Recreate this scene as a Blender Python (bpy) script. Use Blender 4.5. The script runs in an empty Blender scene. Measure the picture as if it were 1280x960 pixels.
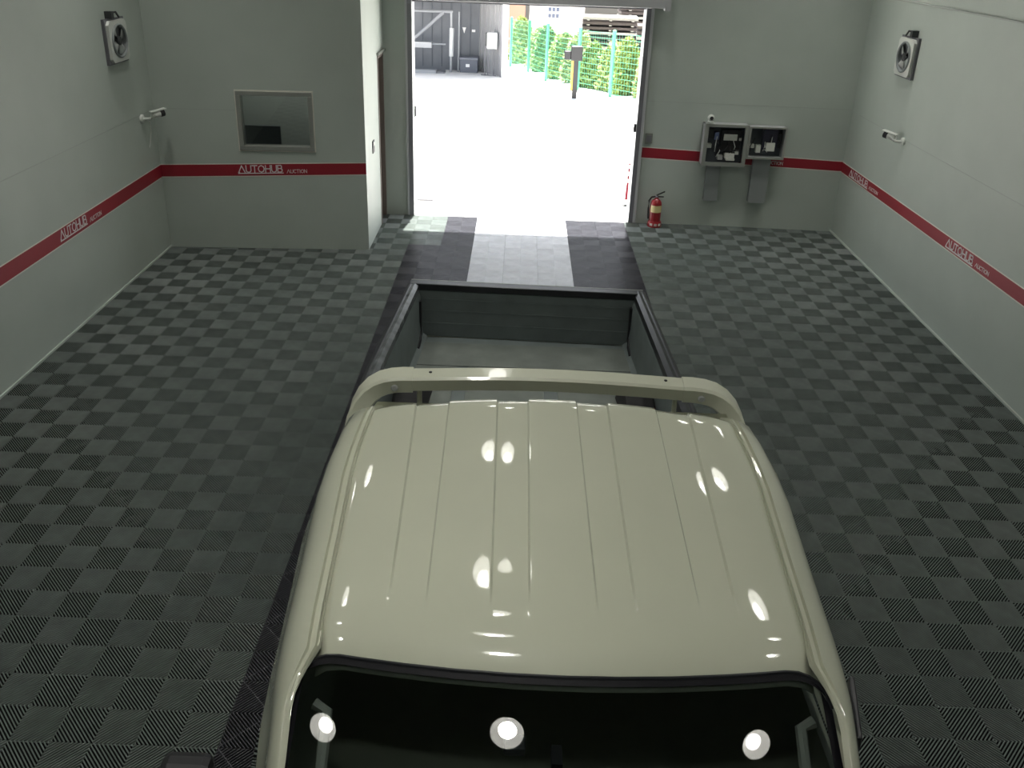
import bpy, math, random
from mathutils import Vector, Matrix
random.seed(7)
SC = bpy.context.scene
COL = SC.collection
R = math.radians

# ------------------------------------------------------------------ camera
cd = bpy.data.cameras.new('camera'); cam = bpy.data.objects.new('camera', cd); COL.objects.link(cam)
cd.sensor_width = 36.0; cd.lens = 36.0 * 1078.63 / 1280.0
cd.shift_y = -100.0 / 1280.0
cd.clip_start = 0.05; cd.clip_end = 300
PITCH, YAW, ROLL = 0.40812, -0.002026, 0.034814
CAM = Vector((-0.0658, -8.9622, 3.6120))
fwd = Vector((math.sin(YAW) * math.cos(PITCH), math.cos(YAW) * math.cos(PITCH), -math.sin(PITCH)))
rgt = Vector((math.cos(YAW), -math.sin(YAW), 0)); upv = rgt.cross(fwd)
r2 = math.cos(ROLL) * rgt + math.sin(ROLL) * upv
u2 = -math.sin(ROLL) * rgt + math.cos(ROLL) * upv
cam.matrix_world = Matrix(((r2.x, u2.x, -fwd.x, CAM.x), (r2.y, u2.y, -fwd.y, CAM.y), (r2.z, u2.z, -fwd.z, CAM.z), (0, 0, 0, 1)))
SC.camera = cam

# ------------------------------------------------------------------ world, sun, exposure
w = bpy.data.worlds.new('world'); SC.world = w; w.use_nodes = True
nt = w.node_tree; nt.nodes.clear()
sky = nt.nodes.new('ShaderNodeTexSky'); sky.sky_type = 'NISHITA'; sky.sun_disc = False
sky.sun_elevation = R(70); sky.sun_rotation = R(6); sky.air_density = 1.2; sky.dust_density = 3.0; sky.ozone_density = 1.0
hs = nt.nodes.new('ShaderNodeHueSaturation'); hs.inputs['Saturation'].default_value = 0.35
bg = nt.nodes.new('ShaderNodeBackground'); bg.inputs['Strength'].default_value = 0.55
out = nt.nodes.new('ShaderNodeOutputWorld')
nt.links.new(sky.outputs[0], hs.inputs['Color']); nt.links.new(hs.outputs[0], bg.inputs[0]); nt.links.new(bg.outputs[0], out.inputs[0])

sd = bpy.data.lights.new('sun', 'SUN'); sd.energy = 34.0; sd.angle = R(0.6); sd.color = (1.0, 0.97, 0.92)
sun = bpy.data.objects.new('sun', sd); COL.objects.link(sun)
sun.rotation_euler = Vector((-0.10, -0.92, -2.8)).to_track_quat('-Z', 'Y').to_euler()
sun.location = (1, 20, 30)

LAMP_POWER = 5.4
VS = SC.view_settings
VS.view_transform = 'Standard'; VS.look = 'None'; VS.gamma = 1.0; VS.use_curve_mapping = False; VS.exposure = 0.0

# ------------------------------------------------------------------ materials
MATS = {}
def mat(name, col, rough=0.6, metal=0.0, spec=0.5, noise=None, bump=None, coat=0.0, emit=None, estr=0.0):
    if name in MATS: return MATS[name]
    m = bpy.data.materials.new(name); m.use_nodes = True
    t = m.node_tree; b = t.nodes['Principled BSDF']
    b.inputs['Base Color'].default_value = (*col, 1); b.inputs['Roughness'].default_value = rough
    b.inputs['Metallic'].default_value = metal; b.inputs['Specular IOR Level'].default_value = spec
    b.inputs['Coat Weight'].default_value = coat; b.inputs['Coat Roughness'].default_value = 0.03
    if emit: b.inputs['Emission Color'].default_value = (*emit, 1); b.inputs['Emission Strength'].default_value = estr
    if noise or bump: tc = t.nodes.new('ShaderNodeTexCoord')
    if noise:                                            # (scale, amount): soft colour variation
        n = t.nodes.new('ShaderNodeTexNoise'); n.inputs['Scale'].default_value = noise[0]; n.inputs['Detail'].default_value = 6
        t.links.new(tc.outputs['Object'], n.inputs['Vector'])
        r = t.nodes.new('ShaderNodeValToRGB')
        r.color_ramp.elements[0].position = .3; r.color_ramp.elements[1].position = .7
        a = noise[1]
        r.color_ramp.elements[0].color = (*[c * (1 - a) for c in col], 1); r.color_ramp.elements[1].color = (*[min(1, c * (1 + a)) for c in col], 1)
        t.links.new(n.outputs['Fac'], r.inputs['Fac']); t.links.new(r.outputs['Color'], b.inputs['Base Color'])
    if bump:                                             # (scale, strength)
        n2 = t.nodes.new('ShaderNodeTexNoise'); n2.inputs['Scale'].default_value = bump[0]; n2.inputs['Detail'].default_value = 4
        t.links.new(tc.outputs['Object'], n2.inputs['Vector'])
        bp = t.nodes.new('ShaderNodeBump'); bp.inputs['Strength'].default_value = bump[1]; bp.inputs['Distance'].default_value = 0.01
        t.links.new(n2.outputs['Fac'], bp.inputs['Height']); t.links.new(bp.outputs['Normal'], b.inputs['Normal'])
    MATS[name] = m
    return m

def glass(name, tint, gloss_ior=1.5, rough=0.0):
    m = bpy.data.materials.new(name); m.use_nodes = True; t = m.node_tree; t.nodes.clear()
    o = t.nodes.new('ShaderNodeOutputMaterial'); mx = t.nodes.new('ShaderNodeMixShader')
    tr = t.nodes.new('ShaderNodeBsdfTransparent'); tr.inputs[0].default_value = (*tint, 1)
    gl = t.nodes.new('ShaderNodeBsdfGlossy'); gl.inputs['Roughness'].default_value = rough
    fr = t.nodes.new('ShaderNodeFresnel'); fr.inputs['IOR'].default_value = gloss_ior
    t.links.new(fr.outputs[0], mx.inputs[0]); t.links.new(tr.outputs[0], mx.inputs[1]); t.links.new(gl.outputs[0], mx.inputs[2])
    t.links.new(mx.outputs[0], o.inputs[0]); MATS[name] = m
    return m

WALL = mat('wall_paint', (.435, .482, .438), .55, noise=(1.3, .05), bump=(25, .04))
CEIL = mat('ceiling_sheet', (.10, .105, .105), .8)
SEAM = mat('panel_seam', (.38, .40, .38), .7)
REDB = mat('stripe_red', (.29, .014, .027), .45)
LETTER = mat('stripe_letter', (.78, .74, .74), .5)
EDGE = mat('stripe_edge', (.72, .70, .62), .5)
SLAB = mat('slab', (.006, .0065, .0065), .95, spec=.1)
T_GREY = mat('tile_grey', (.140, .163, .152), .26, noise=(9, .12))
T_BLACK = mat('tile_black', (.042, .042, .05), .30, noise=(9, .15))
T_WHITE = mat('tile_white', (.66, .68, .72), .32, noise=(9, .08))
STEEL = mat('steel_grey', (.46, .47, .48), .5, .1)
STEEL_D = mat('steel_dark', (.17, .17, .185), .5, .2)
ALU = mat('aluminium', (.42, .43, .40), .38, .6)
DOORM = mat('door_leaf', (.22, .21, .20), .5)
WHITE = mat('white_plastic', (.62, .64, .60), .45)
BLACKP = mat('black_plastic', (.008, .008, .010), .5)
DARKP = mat('dark_plastic', (.035, .038, .04), .5)
CONC = mat('concrete_out', (.62, .61, .59), .9, noise=(2, .06), bump=(40, .1))

# ------------------------------------------------------------------ mesh helpers
class MB:
    def __init__(s): s.v = []; s.f = []
    def add(s, vs, fs):
        o = len(s.v); s.v += [tuple(p) for p in vs]; s.f += [tuple(i + o for i in f) for f in fs]; return s
    def box(s, x0, x1, y0, y1, z0, z1):
        return s.add([(x0,y0,z0),(x1,y0,z0),(x1,y1,z0),(x0,y1,z0),(x0,y0,z1),(x1,y0,z1),(x1,y1,z1),(x0,y1,z1)],
                     [(0,3,2,1),(4,5,6,7),(0,1,5,4),(1,2,6,5),(2,3,7,6),(3,0,4,7)])
    def prism(s, poly, z0, z1):                          # plan polygon, vertical walls
        n = len(poly)
        return s.add([(x,y,z0) for x,y in poly] + [(x,y,z1) for x,y in poly],
                     [tuple(reversed(range(n))), tuple(range(n, 2*n))] + [(i,(i+1)%n,(i+1)%n+n,i+n) for i in range(n)])
    def obox(s, c, ax, ay, az):                          # oriented box: centre and three half axes
        c, ax, ay, az = Vector(c), Vector(ax), Vector(ay), Vector(az)
        return s.add([c-ax-ay-az, c+ax-ay-az, c+ax+ay-az, c-ax+ay-az, c-ax-ay+az, c+ax-ay+az, c+ax+ay+az, c-ax+ay+az],
                     [(0,3,2,1),(4,5,6,7),(0,1,5,4),(1,2,6,5),(2,3,7,6),(3,0,4,7)])
    def tube(s, pts, r, n=8, cap=True):
        pts = [Vector(p) for p in pts]; k = len(pts); rs = r if isinstance(r, (list, tuple)) else [r]*k
        d0 = (pts[1]-pts[0]).normalized(); ref = Vector((0,0,1)) if abs(d0.z) < .9 else Vector((1,0,0))
        vs = []
        for i,p in enumerate(pts):
            d = (pts[min(i+1,k-1)] - pts[max(i-1,0)]).normalized()
            a = d.cross(ref); a = a.normalized() if a.length > 1e-6 else Vector((1,0,0)); b = d.cross(a).normalized()
            for j in range(n):
                t = 2*math.pi*j/n; vs.append(p + (a*math.cos(t) + b*math.sin(t))*rs[i])
        fs = [(i*n+j, i*n+(j+1)%n, (i+1)*n+(j+1)%n, (i+1)*n+j) for i in range(k-1) for j in range(n)]
        if cap: fs += [tuple(reversed(range(n))), tuple(range((k-1)*n, k*n))]
        return s.add(vs, fs)
    def lathe(s, prof, c, axis=(0,0,1), n=20, closed=False):   # profile of (radius, height along axis)
        ax = Vector(axis).normalized(); ref = Vector((0,0,1)) if abs(ax.z) < .9 else Vector((1,0,0))
        a = ax.cross(ref).normalized(); b = ax.cross(a); c = Vector(c); k = len(prof)
        vs = [c + ax*h + (a*math.cos(2*math.pi*j/n) + b*math.sin(2*math.pi*j/n))*r for r,h in prof for j in range(n)]
        rng = k if closed else k-1
        fs = [(i*n+j, i*n+(j+1)%n, ((i+1)%k)*n+(j+1)%n, ((i+1)%k)*n+j) for i in range(rng) for j in range(n)]
        if not closed: fs += [tuple(reversed(range(n))), tuple(range((k-1)*n, k*n))]
        return s.add(vs, fs)
    def grid(s, rows):                                    # rows of equal length
        n = len(rows[0]); vs = [p for r in rows for p in r]
        return s.add(vs, [(i*n+j, i*n+j+1, (i+1)*n+j+1, (i+1)*n+j) for i in range(len(rows)-1) for j in range(n-1)])
    def loft(s, rings, cap=True):                         # closed rings
        n = len(rings[0]); vs = [p for r in rings for p in r]; k = len(rings)
        fs = [(i*n+j, i*n+(j+1)%n, (i+1)*n+(j+1)%n, (i+1)*n+j) for i in range(k-1) for j in range(n)]
        if cap: fs += [tuple(reversed(range(n))), tuple(range((k-1)*n, k*n))]
        return s.add(vs, fs)
    def build(s, name, m, parent=None, smooth=False, bevel=0, solid=0, angle=40):
        org = Vector(parent['base']) if parent is not None and 'base' in parent else Vector((0,0,0))
        me = bpy.data.meshes.new(name); me.from_pydata([tuple(Vector(p)-org) for p in s.v], [], s.f); me.update()
        me.materials.append(m)
        o = bpy.data.objects.new(name, me); COL.objects.link(o)
        if parent is not None: o.parent = parent
        if parent is not None and 'base' in parent: o['base'] = parent['base']
        if smooth:
            for p in me.polygons: p.use_smooth = True
            me.set_sharp_from_angle(angle=R(angle))
        if solid:
            md = o.modifiers.new('solid', 'SOLIDIFY'); md.thickness = solid; md.offset = -1
        if bevel:
            md = o.modifiers.new('bevel', 'BEVEL'); md.width = bevel; md.segments = 2; md.limit_method = 'ANGLE'; md.angle_limit = R(40)
        return o

def tag(o, label, cat, group=None):
    o['label'] = label; o['category'] = cat
    if group: o['group'] = group
    return o
def thing(name, loc, label, cat, group=None):
    o = bpy.data.objects.new(name, None); COL.objects.link(o); o.location = loc; o['base'] = tuple(loc); o.empty_display_size = .1
    return tag(o, label, cat, group)
def struct(o): o['kind'] = 'structure'; return o
def copy_tree(o, loc):
    c = o.copy(); COL.objects.link(c); c.location = loc
    for ch in list(o.children):
        d = ch.copy(); COL.objects.link(d); d.parent = c
        for g in list(ch.children):
            e = g.copy(); COL.objects.link(e); e.parent = d
    return c

# ================================================================== SETTING
XW, YEND, YFRONT, ZC = 4.2, 2.35, -12.2, 5.7
floor = struct(MB().box(-XW-.2, XW+.2, YFRONT-.2, 2.352, -.20, -.016).build('floor', SLAB))

# ---- interlocking ribbed floor tiles, 0.40 m, ribs in concentric diamonds
def tile_builder(mb, cx=0., cy=0., web=True):
    L, H, wd, wt = .1992, -.0158, .0033, .0013
    for sx, sy in ((1,1),(-1,1),(-1,-1),(1,-1)):
        for k in range(20):
            c = .01 + .02*k
            def cut(w_, z):                              # the rib's outline across its quarter, w_ to each side of its axis
                a, b = max(c - w_*1.414, 0), min(c + w_*1.414, 2*L)
                q = [(a,0),(b,0),(0,b),(0,a)] if c < L else [(L,a-L),(L,b-L),(b-L,L),(a-L,L)]
                return [(cx+sx*x, cy+sy*y, z) for x,y in q]
            vs = cut(wt, 0) + cut(wd, -.0022) + cut(.0017, H)
            mb.add(vs, [(0,1,2,3),(0,3,7,4),(1,2,6,5),(4,7,11,8),(5,6,10,9)])
        # diagonal web from the middle of the tile to its corner
        if not web: continue
        h = .0015
        P = [(cx+sx*h, cy-sy*h), (cx+sx*(L), cy+sy*(L-2*h)), (cx+sx*(L-2*h), cy+sy*L), (cx-sx*h, cy+sy*h)]
        mb.add([(x,y,-.0020) for x,y in P] + [(x,y,H) for x,y in P], [(0,1,2,3),(0,1,5,4),(3,2,6,7)])
    # rim of the tile
    for (x0,x1,y0,y1) in ((-L,L,-L,-L+.002),(-L,L,L-.002,L),(-L,-L+.002,-L,L),(L-.002,L,-L,L)):
        mb.add([(cx+x0,cy+y0,-.0095),(cx+x1,cy+y0,-.0095),(cx+x1,cy+y1,-.0095),(cx+x0,cy+y1,-.0095)], [(0,1,2,3)])
    return mb
def pix(p):
    d = Vector(p) - CAM; z = d.dot(fwd)
    if z <= .1: return None
    return 640 + 1078.63*d.dot(r2)/z, 380 - 1078.63*d.dot(u2)/z, z
def tile_mat(ix, y):
    if ix == -3 and y > 1.1: return T_GREY
    return T_WHITE if abs(ix) <= 1 else (T_BLACK if abs(ix) <= 3 else T_GREY)
tiles = []
for ix in range(-10, 11):
    for iy in range(36):
        x, y = ix*.4, YEND - .2 - iy*.4
        if x < -2.1 and y > 1.2: continue
        q = pix((x, y, 0)); vis = False
        if q: vis = -30 < q[0] < 1310 and q[1] < 985 and not (-2 <= ix <= 2 and y < -2.0) and not (-2 <= ix <= 2 and y < -5)
        tiles.append((q[2] if q else 99, vis, ix, x, y))
vis_t = sorted([t for t in tiles if t[1]], key=lambda t: t[0])[:300]
keep = set((t[3], t[4]) for t in vis_t)
tile_me = {}
for m in (T_GREY, T_BLACK, T_WHITE):
    mb = tile_builder(MB(), web=m is not T_GREY); me = bpy.data.meshes.new('floor_tile'); me.from_pydata(mb.v, [], mb.f); me.materials.append(m); tile_me[m.name] = me
for t in vis_t:
    o = bpy.data.objects.new('floor_tile', tile_me[tile_mat(t[2], t[4]).name]); COL.objects.link(o)
    o.location = (t[3], t[4], 0); o.parent = floor
for m in (T_GREY, T_BLACK, T_WHITE):
    mb = MB(); n = 0
    for t in tiles:
        if (t[3], t[4]) in keep or tile_mat(t[2], t[4]) is not m: continue
        tile_builder(mb, t[3], t[4], m is not T_GREY)
    o = mb.build('floor_tile_field', m, floor); o['kind'] = 'stuff'

# ---- walls
wl = struct(MB().box(-XW-.2, -XW, YFRONT, 2.6, -.02, ZC).build('wall_left', WALL))
wr = struct(MB().box(XW, XW+.2, YFRONT, 2.6, -.02, 3.03).build('wall_right', WALL))
MB().box(XW+.03, XW+.2, YFRONT, 2.6, 3.03, ZC).build('upper_panel', WALL, wr)
wf = struct(MB().box(-XW-.2, XW+.2, YFRONT-.2, YFRONT, -.02, ZC).build('wall_front', WALL))
ce = struct(MB().box(-XW-.2, XW+.2, YFRONT-.2, 2.7, ZC, ZC+.15).build('ceiling', CEIL))
DL, DR, DZ = -1.465, 1.455, 2.80                          # door opening
wb = struct(MB().prism([(DR+.10,2.39),(XW,2.27),(XW,2.59),(DR+.10,2.59)], -.02, ZC).build('wall_back', WALL))
MB().box(-1.95, DL-.09, 2.39, 2.59, -.02, ZC).build('wall_pier', WALL, wb)
MB().box(DL-.09, DR+.10, 2.39, 2.59, DZ, ZC).build('wall_over_door', WALL, wb)
MB().box(-XW, -1.95, 2.39, 2.59, -.02, ZC).build('wall_behind_office', WALL, wb)
# office front wall with a window hole, drawn along its own slightly turned line
OA, OB = Vector((-4.2, .765, 0)), Vector((-1.845, .905, 0))
od = (OB-OA).normalized(); on = Vector((-od.y, od.x, 0))
def opt(s, dpt, z): p = OA + od*(s/od.x) + on*dpt; return (p.x, p.y, z)     # s = run in x from the left corner
def oprism(s0, s1, z0, z1, d0=0., d1=.12):
    mb = MB(); a = [opt(s0,d0,z0), opt(s1,d0,z0), opt(s1,d1,z0), opt(s0,d1,z0)]; b = [(x,y,z1) for x,y,_ in a]
    return mb.add(a+b, [(0,3,2,1),(4,5,6,7),(0,1,5,4),(1,2,6,5),(2,3,7,6),(3,0,4,7)])
WS0, WS1, WZ0, WZ1 = .925, 1.775, 1.195, 1.868
mb = MB()
for a in ((0, WS0, -.02, ZC), (WS1, 2.355, -.02, ZC), (WS0, WS1, -.02, WZ0), (WS0, WS1, WZ1, ZC)):
    m_ = oprism(*a); mb.add(m_.v, m_.f)
wo = struct(mb.build('wall_office', WALL))
DY0, DY1, DH = 1.90, 2.34, 2.16                            # office door in the side wall
mb = MB().box(-1.95, -1.845, .912, DY0, -.02, ZC).box(-1.95, -1.845, DY1, 2.39, -.02, ZC).box(-1.95, -1.845, DY0, DY1, DH, ZC)
ws = struct(mb.build('wall_office_side', WALL))

# seams between wall panels, thin recessed-looking battens
def seam(parent, c, hx, hy, hz): MB().obox(c, hx, hy, hz).build('panel_seam', SEAM, parent)
seam(wl, (-4.1995, -5.2, 1.64), (.0012,0,0), (0,5.9,0), (0,0,.0025))
seam(wr, (4.1995, -4.9, 1.62), (.0012,0,0), (0,6.9,0), (0,0,.0025))
seam(wb, (2.88, 2.3285, 1.64), (1.31,-.060,0), (.00005,.001,0), (0,0,.0025))
m_ = oprism(.05, .90, 1.648, 1.653, -.0012, 0); m_.build('panel_seam', SEAM, wo)
MB().box(XW-.004, XW+.03, YFRONT, 2.27, 3.02, 3.035).build('ledge', SEAM, wr)
# small cove where walls meet the floor
MB().box(-XW, -XW+.012, YFRONT, .77, 0, .02).build('floor_edge_strip', WALL, wl)
MB().box(XW-.012, XW, YFRONT, 2.27, 0, .02).build('floor_edge_strip', WALL, wr)

# ---- red stripe with lettering
GL = {  # strokes on a unit box
 'A': [[(0,0),(.5,1),(1,0)]], 'U': [[(0,1),(0,.3),(.15,.06),(.5,0),(.85,.06),(1,.3),(1,1)]], 'T': [[(0,1),(1,1)],[(.5,1),(.5,0)]],
 'O': [[(.5,0),(.15,.15),(0,.5),(.15,.85),(.5,1),(.85,.85),(1,.5),(.85,.15),(.5,0)]], 'H': [[(0,0),(0,1)],[(1,0),(1,1)],[(0,.5),(1,.5)]],
 'B': [[(0,0),(0,1),(.7,1),(.9,.88),(.9,.65),(.7,.53),(0,.53)],[(.7,.53),(1,.4),(1,.14),(.75,0),(0,0)]],
 'C': [[(1,.85),(.6,1),(.2,.88),(0,.5),(.2,.12),(.6,0),(1,.15)]], 'I': [[(.5,0),(.5,1)]], 'N': [[(0,0),(0,1),(1,0),(1,1)]]}
WID = {'A':1.05,'U':.8,'T':.8,'O':1.0,'H':.8,'B':.72,'C':.8,'I':.2,'N':.8}
def strokes(mb, word, org, ux, uz, nrm, h, length, th, underline=False):
    """word drawn with flat bars on a wall: org = lower left, ux along the wall, uz up the wall"""
    gap = .22; tot = sum(WID[c] for c in word) + gap*(len(word)-1); k = length/tot; x = 0.
    segs = []
    for c in word:
        for pl in GL[c]:
            for a, b in zip(pl, pl[1:]): segs.append(((x+a[0]*WID[c])*k, a[1]*h, (x+b[0]*WID[c])*k, b[1]*h))
        x += WID[c] + gap
    if underline:
        segs.append((-.02*k, -.16*h, length*1.02, -.16*h)); segs.append((-.02*k, -.16*h, .12*k, .0))
    for x0, y0, x1, y1 in segs:
        a = org + ux*x0 + uz*y0; b = org + ux*x1 + uz*y1; d = (b-a)
        if d.length < 1e-6: continue
        dn = d.normalized(); side = dn.cross(nrm).normalized()
        mb.obox((a+b)/2 + nrm*.001, d/2 + dn*th*.5, side*th*.5, nrm*.0008)
    return mb
def band(parent, p0, p1, zb0, zt0, zb1, zt1, nrm, texts):
    """red band from plan point p0 to p1 with bottom/top heights at both ends; texts = (word, start run, length, rel z, height, underline)"""
    p0, p1, nrm = Vector(p0), Vector(p1), Vector(nrm).normalized(); run = p1-p0
    def q(t, z, off): p = p0 + run*t + nrm*off; return (p.x, p.y, z)
    def strip(b0, t0, b1, t1, off):
        vs = [q(0,b0,0), q(1,b1,0), q(1,t1,0), q(0,t0,0), q(0,b0,off), q(1,b1,off), q(1,t1,off), q(0,t0,off)]
        return MB().add(vs, [(4,5,6,7),(0,1,5,4),(1,2,6,5),(2,3,7,6),(3,0,4,7)])
    o = strip(zb0, zt0, zb1, zt1, .003).build('red_stripe', REDB, parent)
    strip(zb0-.012, zb0, zb1-.012, zb1, .002).build('stripe_edge', EDGE, parent)
    strip(zt0, zt0+.010, zt1, zt1+.010, .002).build('stripe_edge', EDGE, parent)
    ux = run.normalized(); slope = (zb1-zb0)/run.length
    uxs = Vector((ux.x, ux.y, slope)).normalized()
    for word, s, ln, rz, h, th, ul in texts:
        org = p0 + ux*s + nrm*.003; org.z = zb0 + slope*s + rz
        strokes(MB(), word, org, uxs, Vector((0,0,1)), nrm, h, ln, th, ul).build('lettering', LETTER, o)
band(wl, (-XW,-9.5,0), (-XW,.765,0), .848, .995, .862, 1.0, (1,0,0), [('AUTOHUB', 7.90, .50, .044, .080, .011, True), ('AUCTION', 8.47, .24, .030, .040, .005, False)])
band(wo, OA, OB, .862, 1.0, .935, 1.068, -on, [('AUTOHUB', .885, .50, .040, .078, .011, True), ('AUCTION', 1.44, .23, .026, .040, .005, False)])
band(wb, (DR+.10,2.39,0), (XW,2.27,0), .897, 1.033, .835, .960, (-.046,-1,0), [('AUTOHUB', .86, .42, .036, .074, .010, True), ('AUCTION', 1.645, .225, .028, .042, .005, False)])
band(wr, (XW,2.27,0), (XW,-9.5,0), .832, .955, .93, 1.055, (-1,0,0), [('AUTOHUB', .30, .62, .030, .072, .012, True), ('AUCTION', .98, .28, .030, .036, .006, False),
                                                                          ('AUTOHUB', 3.08, .54, .030, .072, .012, True), ('AUCTION', 3.68, .25, .030, .036, .006, False)])

# ---- door frame, shutter
tr1 = struct(MB().box(DL-.09, DL, 2.33, 2.60, 0, DZ).build('trim_1', STEEL, bevel=.006))
MB().box(DL-.06, DL-.005, 2.325, 2.332, 0, DZ).build('shutter_channel', STEEL_D, tr1)
tr2 = struct(MB().box(DR, DR+.10, 2.33, 2.60, 0, DZ).build('trim_2', STEEL, bevel=.006))
MB().box(DR+.005, DR+.06, 2.325, 2.332, 0, DZ).build('shutter_channel', STEEL_D, tr2)
tr3 = struct(MB().box(DL-.12, DR+.26, 2.18, 2.39, DZ-.005, DZ+.42).build('trim_3', STEEL, bevel=.01))
MB().box(DL, DR, 2.36, 2.40, DZ-.035, DZ).build('shutter_bottom_bar', STEEL_D, tr3)
MB().box(DR+.20, DR+.27, 2.16, 2.30, DZ-.03, DZ+.12).build('bracket', STEEL, tr3)

# ---- office window
win = struct(oprism(WS0+.05, WS1-.05, WZ0+.05, WZ1-.05, .05, .058).build('window_1', glass('office_glass', (.66,.68,.66), 1.5)))
fr = MB()
for a in ((WS0, WS1, WZ0, WZ0+.05), (WS0, WS1, WZ1-.05, WZ1), (WS0, WS0+.05, WZ0+.05, WZ1-.05), (WS1-.05, WS1, WZ0+.05, WZ1-.05)):
    m_ = oprism(*a, -.018, .10); fr.add(m_.v, m_.f)
fr.build('window_frame', ALU, win, bevel=.004)
fr = MB()
for a in ((WS0-.012, WS1+.012, WZ0-.012, WZ0), (WS0-.012, WS1+.012, WZ1, WZ1+.012), (WS0-.012, WS0, WZ0, WZ1), (WS1, WS1+.012, WZ0, WZ1)):
    m_ = oprism(*a, -.008, 0); fr.add(m_.v, m_.f)
fr.build('window_bead', EDGE, win)
# office behind the glass: a partition wall and an added light to brighten it
struct(MB().box(-4.2, -1.95, 1.75, 1.80, 0, ZC).build('wall_office_inner', mat('office_wall', (.40,.42,.40), .7)))
mon = thing('monitor', (-3.12, 1.13, 1.0), 'dark computer monitor seen through the office window', 'monitor')
MB().box(-3.36, -2.88, 1.115, 1.15, 1.06, 1.42).build('screen', mat('screen', (.075,.085,.10), .35), mon, bevel=.006)
MB().box(-3.16, -3.08, 1.13, 1.16, 1.0, 1.25).build('stand', BLACKP, mon)
desk = thing('office_desk', (-3.0, 1.3, 0), 'office desk below the office window', 'desk')
MB().box(-3.9, -2.1, 1.06, 1.55, .97, 1.0).build('desk_top', DARKP, desk)
for x in (-3.85, -2.18):
    for y in (1.1, 1.5): MB().box(x, x+.05, y-.025, y+.025, -.016, .97).build('leg', STEEL_D, desk)
ol = bpy.data.lights.new('office_fill', 'AREA'); ol.size = .6; ol.energy = 13; ol.color = (1,1,.97)  # added fill light, out of view, for the room behind the pane
olo = bpy.data.objects.new('office_fill_light', ol); COL.objects.link(olo); olo.location = (-2.9, 1.35, 2.7)

# ---- office door in the side wall
dr = struct(MB().box(-1.925, -1.905, DY0+.045, DY1-.045, .0, DH-.045).build('door_1', DOORM))
f_ = MB().box(-1.955, -1.837, DY0, DY0+.045, 0, DH).box(-1.955, -1.837, DY1-.045, DY1, 0, DH).box(-1.955, -1.837, DY0+.045, DY1-.045, DH-.045, DH)
f_.build('door_frame', mat('door_frame', (.16,.13,.11), .45), dr, bevel=.004)
MB().box(-1.86, -1.815, DY0-.03, DY1+.04, DH, DH+.03).build('door_head', ALU, dr)
MB().tube([(-1.905,DY0+.1,1.0),(-1.88,DY0+.1,1.0),(-1.88,DY0+.2,1.0)], .01).build('door_handle', ALU, dr)

# ================================================================== LAMPS (high bay domes hanging from the roof)
EMIT = mat('lamp_disc', (.9,.9,.9), .5, emit=(1.0,.98,.92), estr=30.0)
REFL_GLOW = mat('lamp_shade', (.80,.80,.76), .35, emit=(1.0,.98,.9), estr=5.0)  # glow stands in for lamp light falling on the reflector
LH = 5.2
def make_lamp(loc, label):
    t = thing('high_bay_lamp', loc, label, 'lamp', 'high bay lamps')
    x, y, z = loc
    MB().lathe([(.215,.0),(.208,.006),(.175,.066),(.12,.108),(.105,.112),(.112,.106),(.168,.062),(.203,.004)], (x,y,z), n=28, closed=True).build('lamp_shade', WHITE, t, smooth=True)
    rf = MB().lathe([(.200,.003),(.165,.060),(.110,.103),(.108,.104),(.163,.0605),(.199,.0025)], (x,y,z), n=28, closed=True).build('reflector', REFL_GLOW, t, smooth=True)
    MB().lathe([(.115,.096),(.115,.104)], (x,y,z), n=24).build('diffuser', EMIT, t)
    MB().lathe([(.105,.112),(.105,.17),(.07,.205),(.03,.21)], (x,y,z), n=20).build('driver_housing', STEEL_D, t, smooth=True)
    MB().tube([(x,y,z+.21),(x,y,ZC)], .008, 6).build('suspension_rod', STEEL_D, t)
    ld = bpy.data.lights.new('high_bay_light', 'AREA'); ld.shape = 'DISK'; ld.size = .22; ld.spread = R(70); ld.energy = LAMP_POWER; ld.color = (1.0,.985,.93)
    lo = bpy.data.objects.new('lamp_beam', ld); COL.objects.link(lo); lo.parent = t; lo.location = (0,0,.092)
    return t
for i, y in enumerate((1.1, -.7, -2.7, -4.75, -6.7, -8.7)):
    for x, side_ in ((-2.7,'left'), (-.3,'middle'), (2.85,'right')):
        if y > 1 and x < -2: continue
        make_lamp((x, y, LH), 'white dome high bay lamp in the %s line, %s row from the doorway' % (side_, ('first','second','third','fourth','fifth','sixth')[i]))

make_lamp((1.1, 1.2, LH), 'added dome lamp between the middle and right lines, brightening the back wall')  # extra lamp, added to brighten the back wall
make_lamp((3.6, 1.0, LH), 'added dome lamp in the back right corner, brightening the back wall')  # added too, for the right end of the back wall
make_lamp((-3.75, -.45, LH), 'added dome lamp in the left corner, brightening the office front')  # added to brighten the office front wall

# ================================================================== PICKUP TRUCK
PAINT = mat('truck_paint', (.50,.515,.405), .4, spec=.15, coat=1.0, noise=(3, .02))
PAINT2 = mat('truck_bar_paint', (.50,.515,.41), .36, coat=.3)
LINER = mat('bed_liner', (.14,.165,.163), .55, noise=(6,.12))
LINER_F = mat('bed_floor_liner', (.15,.168,.152), .6, noise=(5,.18))
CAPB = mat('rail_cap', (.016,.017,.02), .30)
CAP_SHEEN = mat('rail_cap_sheen', (.10,.11,.115), .22, noise=(8,.5))  # rail cap with reflected light put into its colour
FRIT = mat('windscreen_frit', (.005,.005,.007), .5, spec=.2)
WGLASS = glass('windscreen_glass', (.42,.46,.46), 1.6)
SGLASS = glass('side_glass', (.05,.06,.06), 1.5)
INTER = mat('cab_interior', (.018,.019,.02), .7)
INTL = mat('interior_grey', (.60,.60,.52), .6)
RUBBER = mat('tyre_rubber', (.014,.014,.015), .8)
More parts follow.
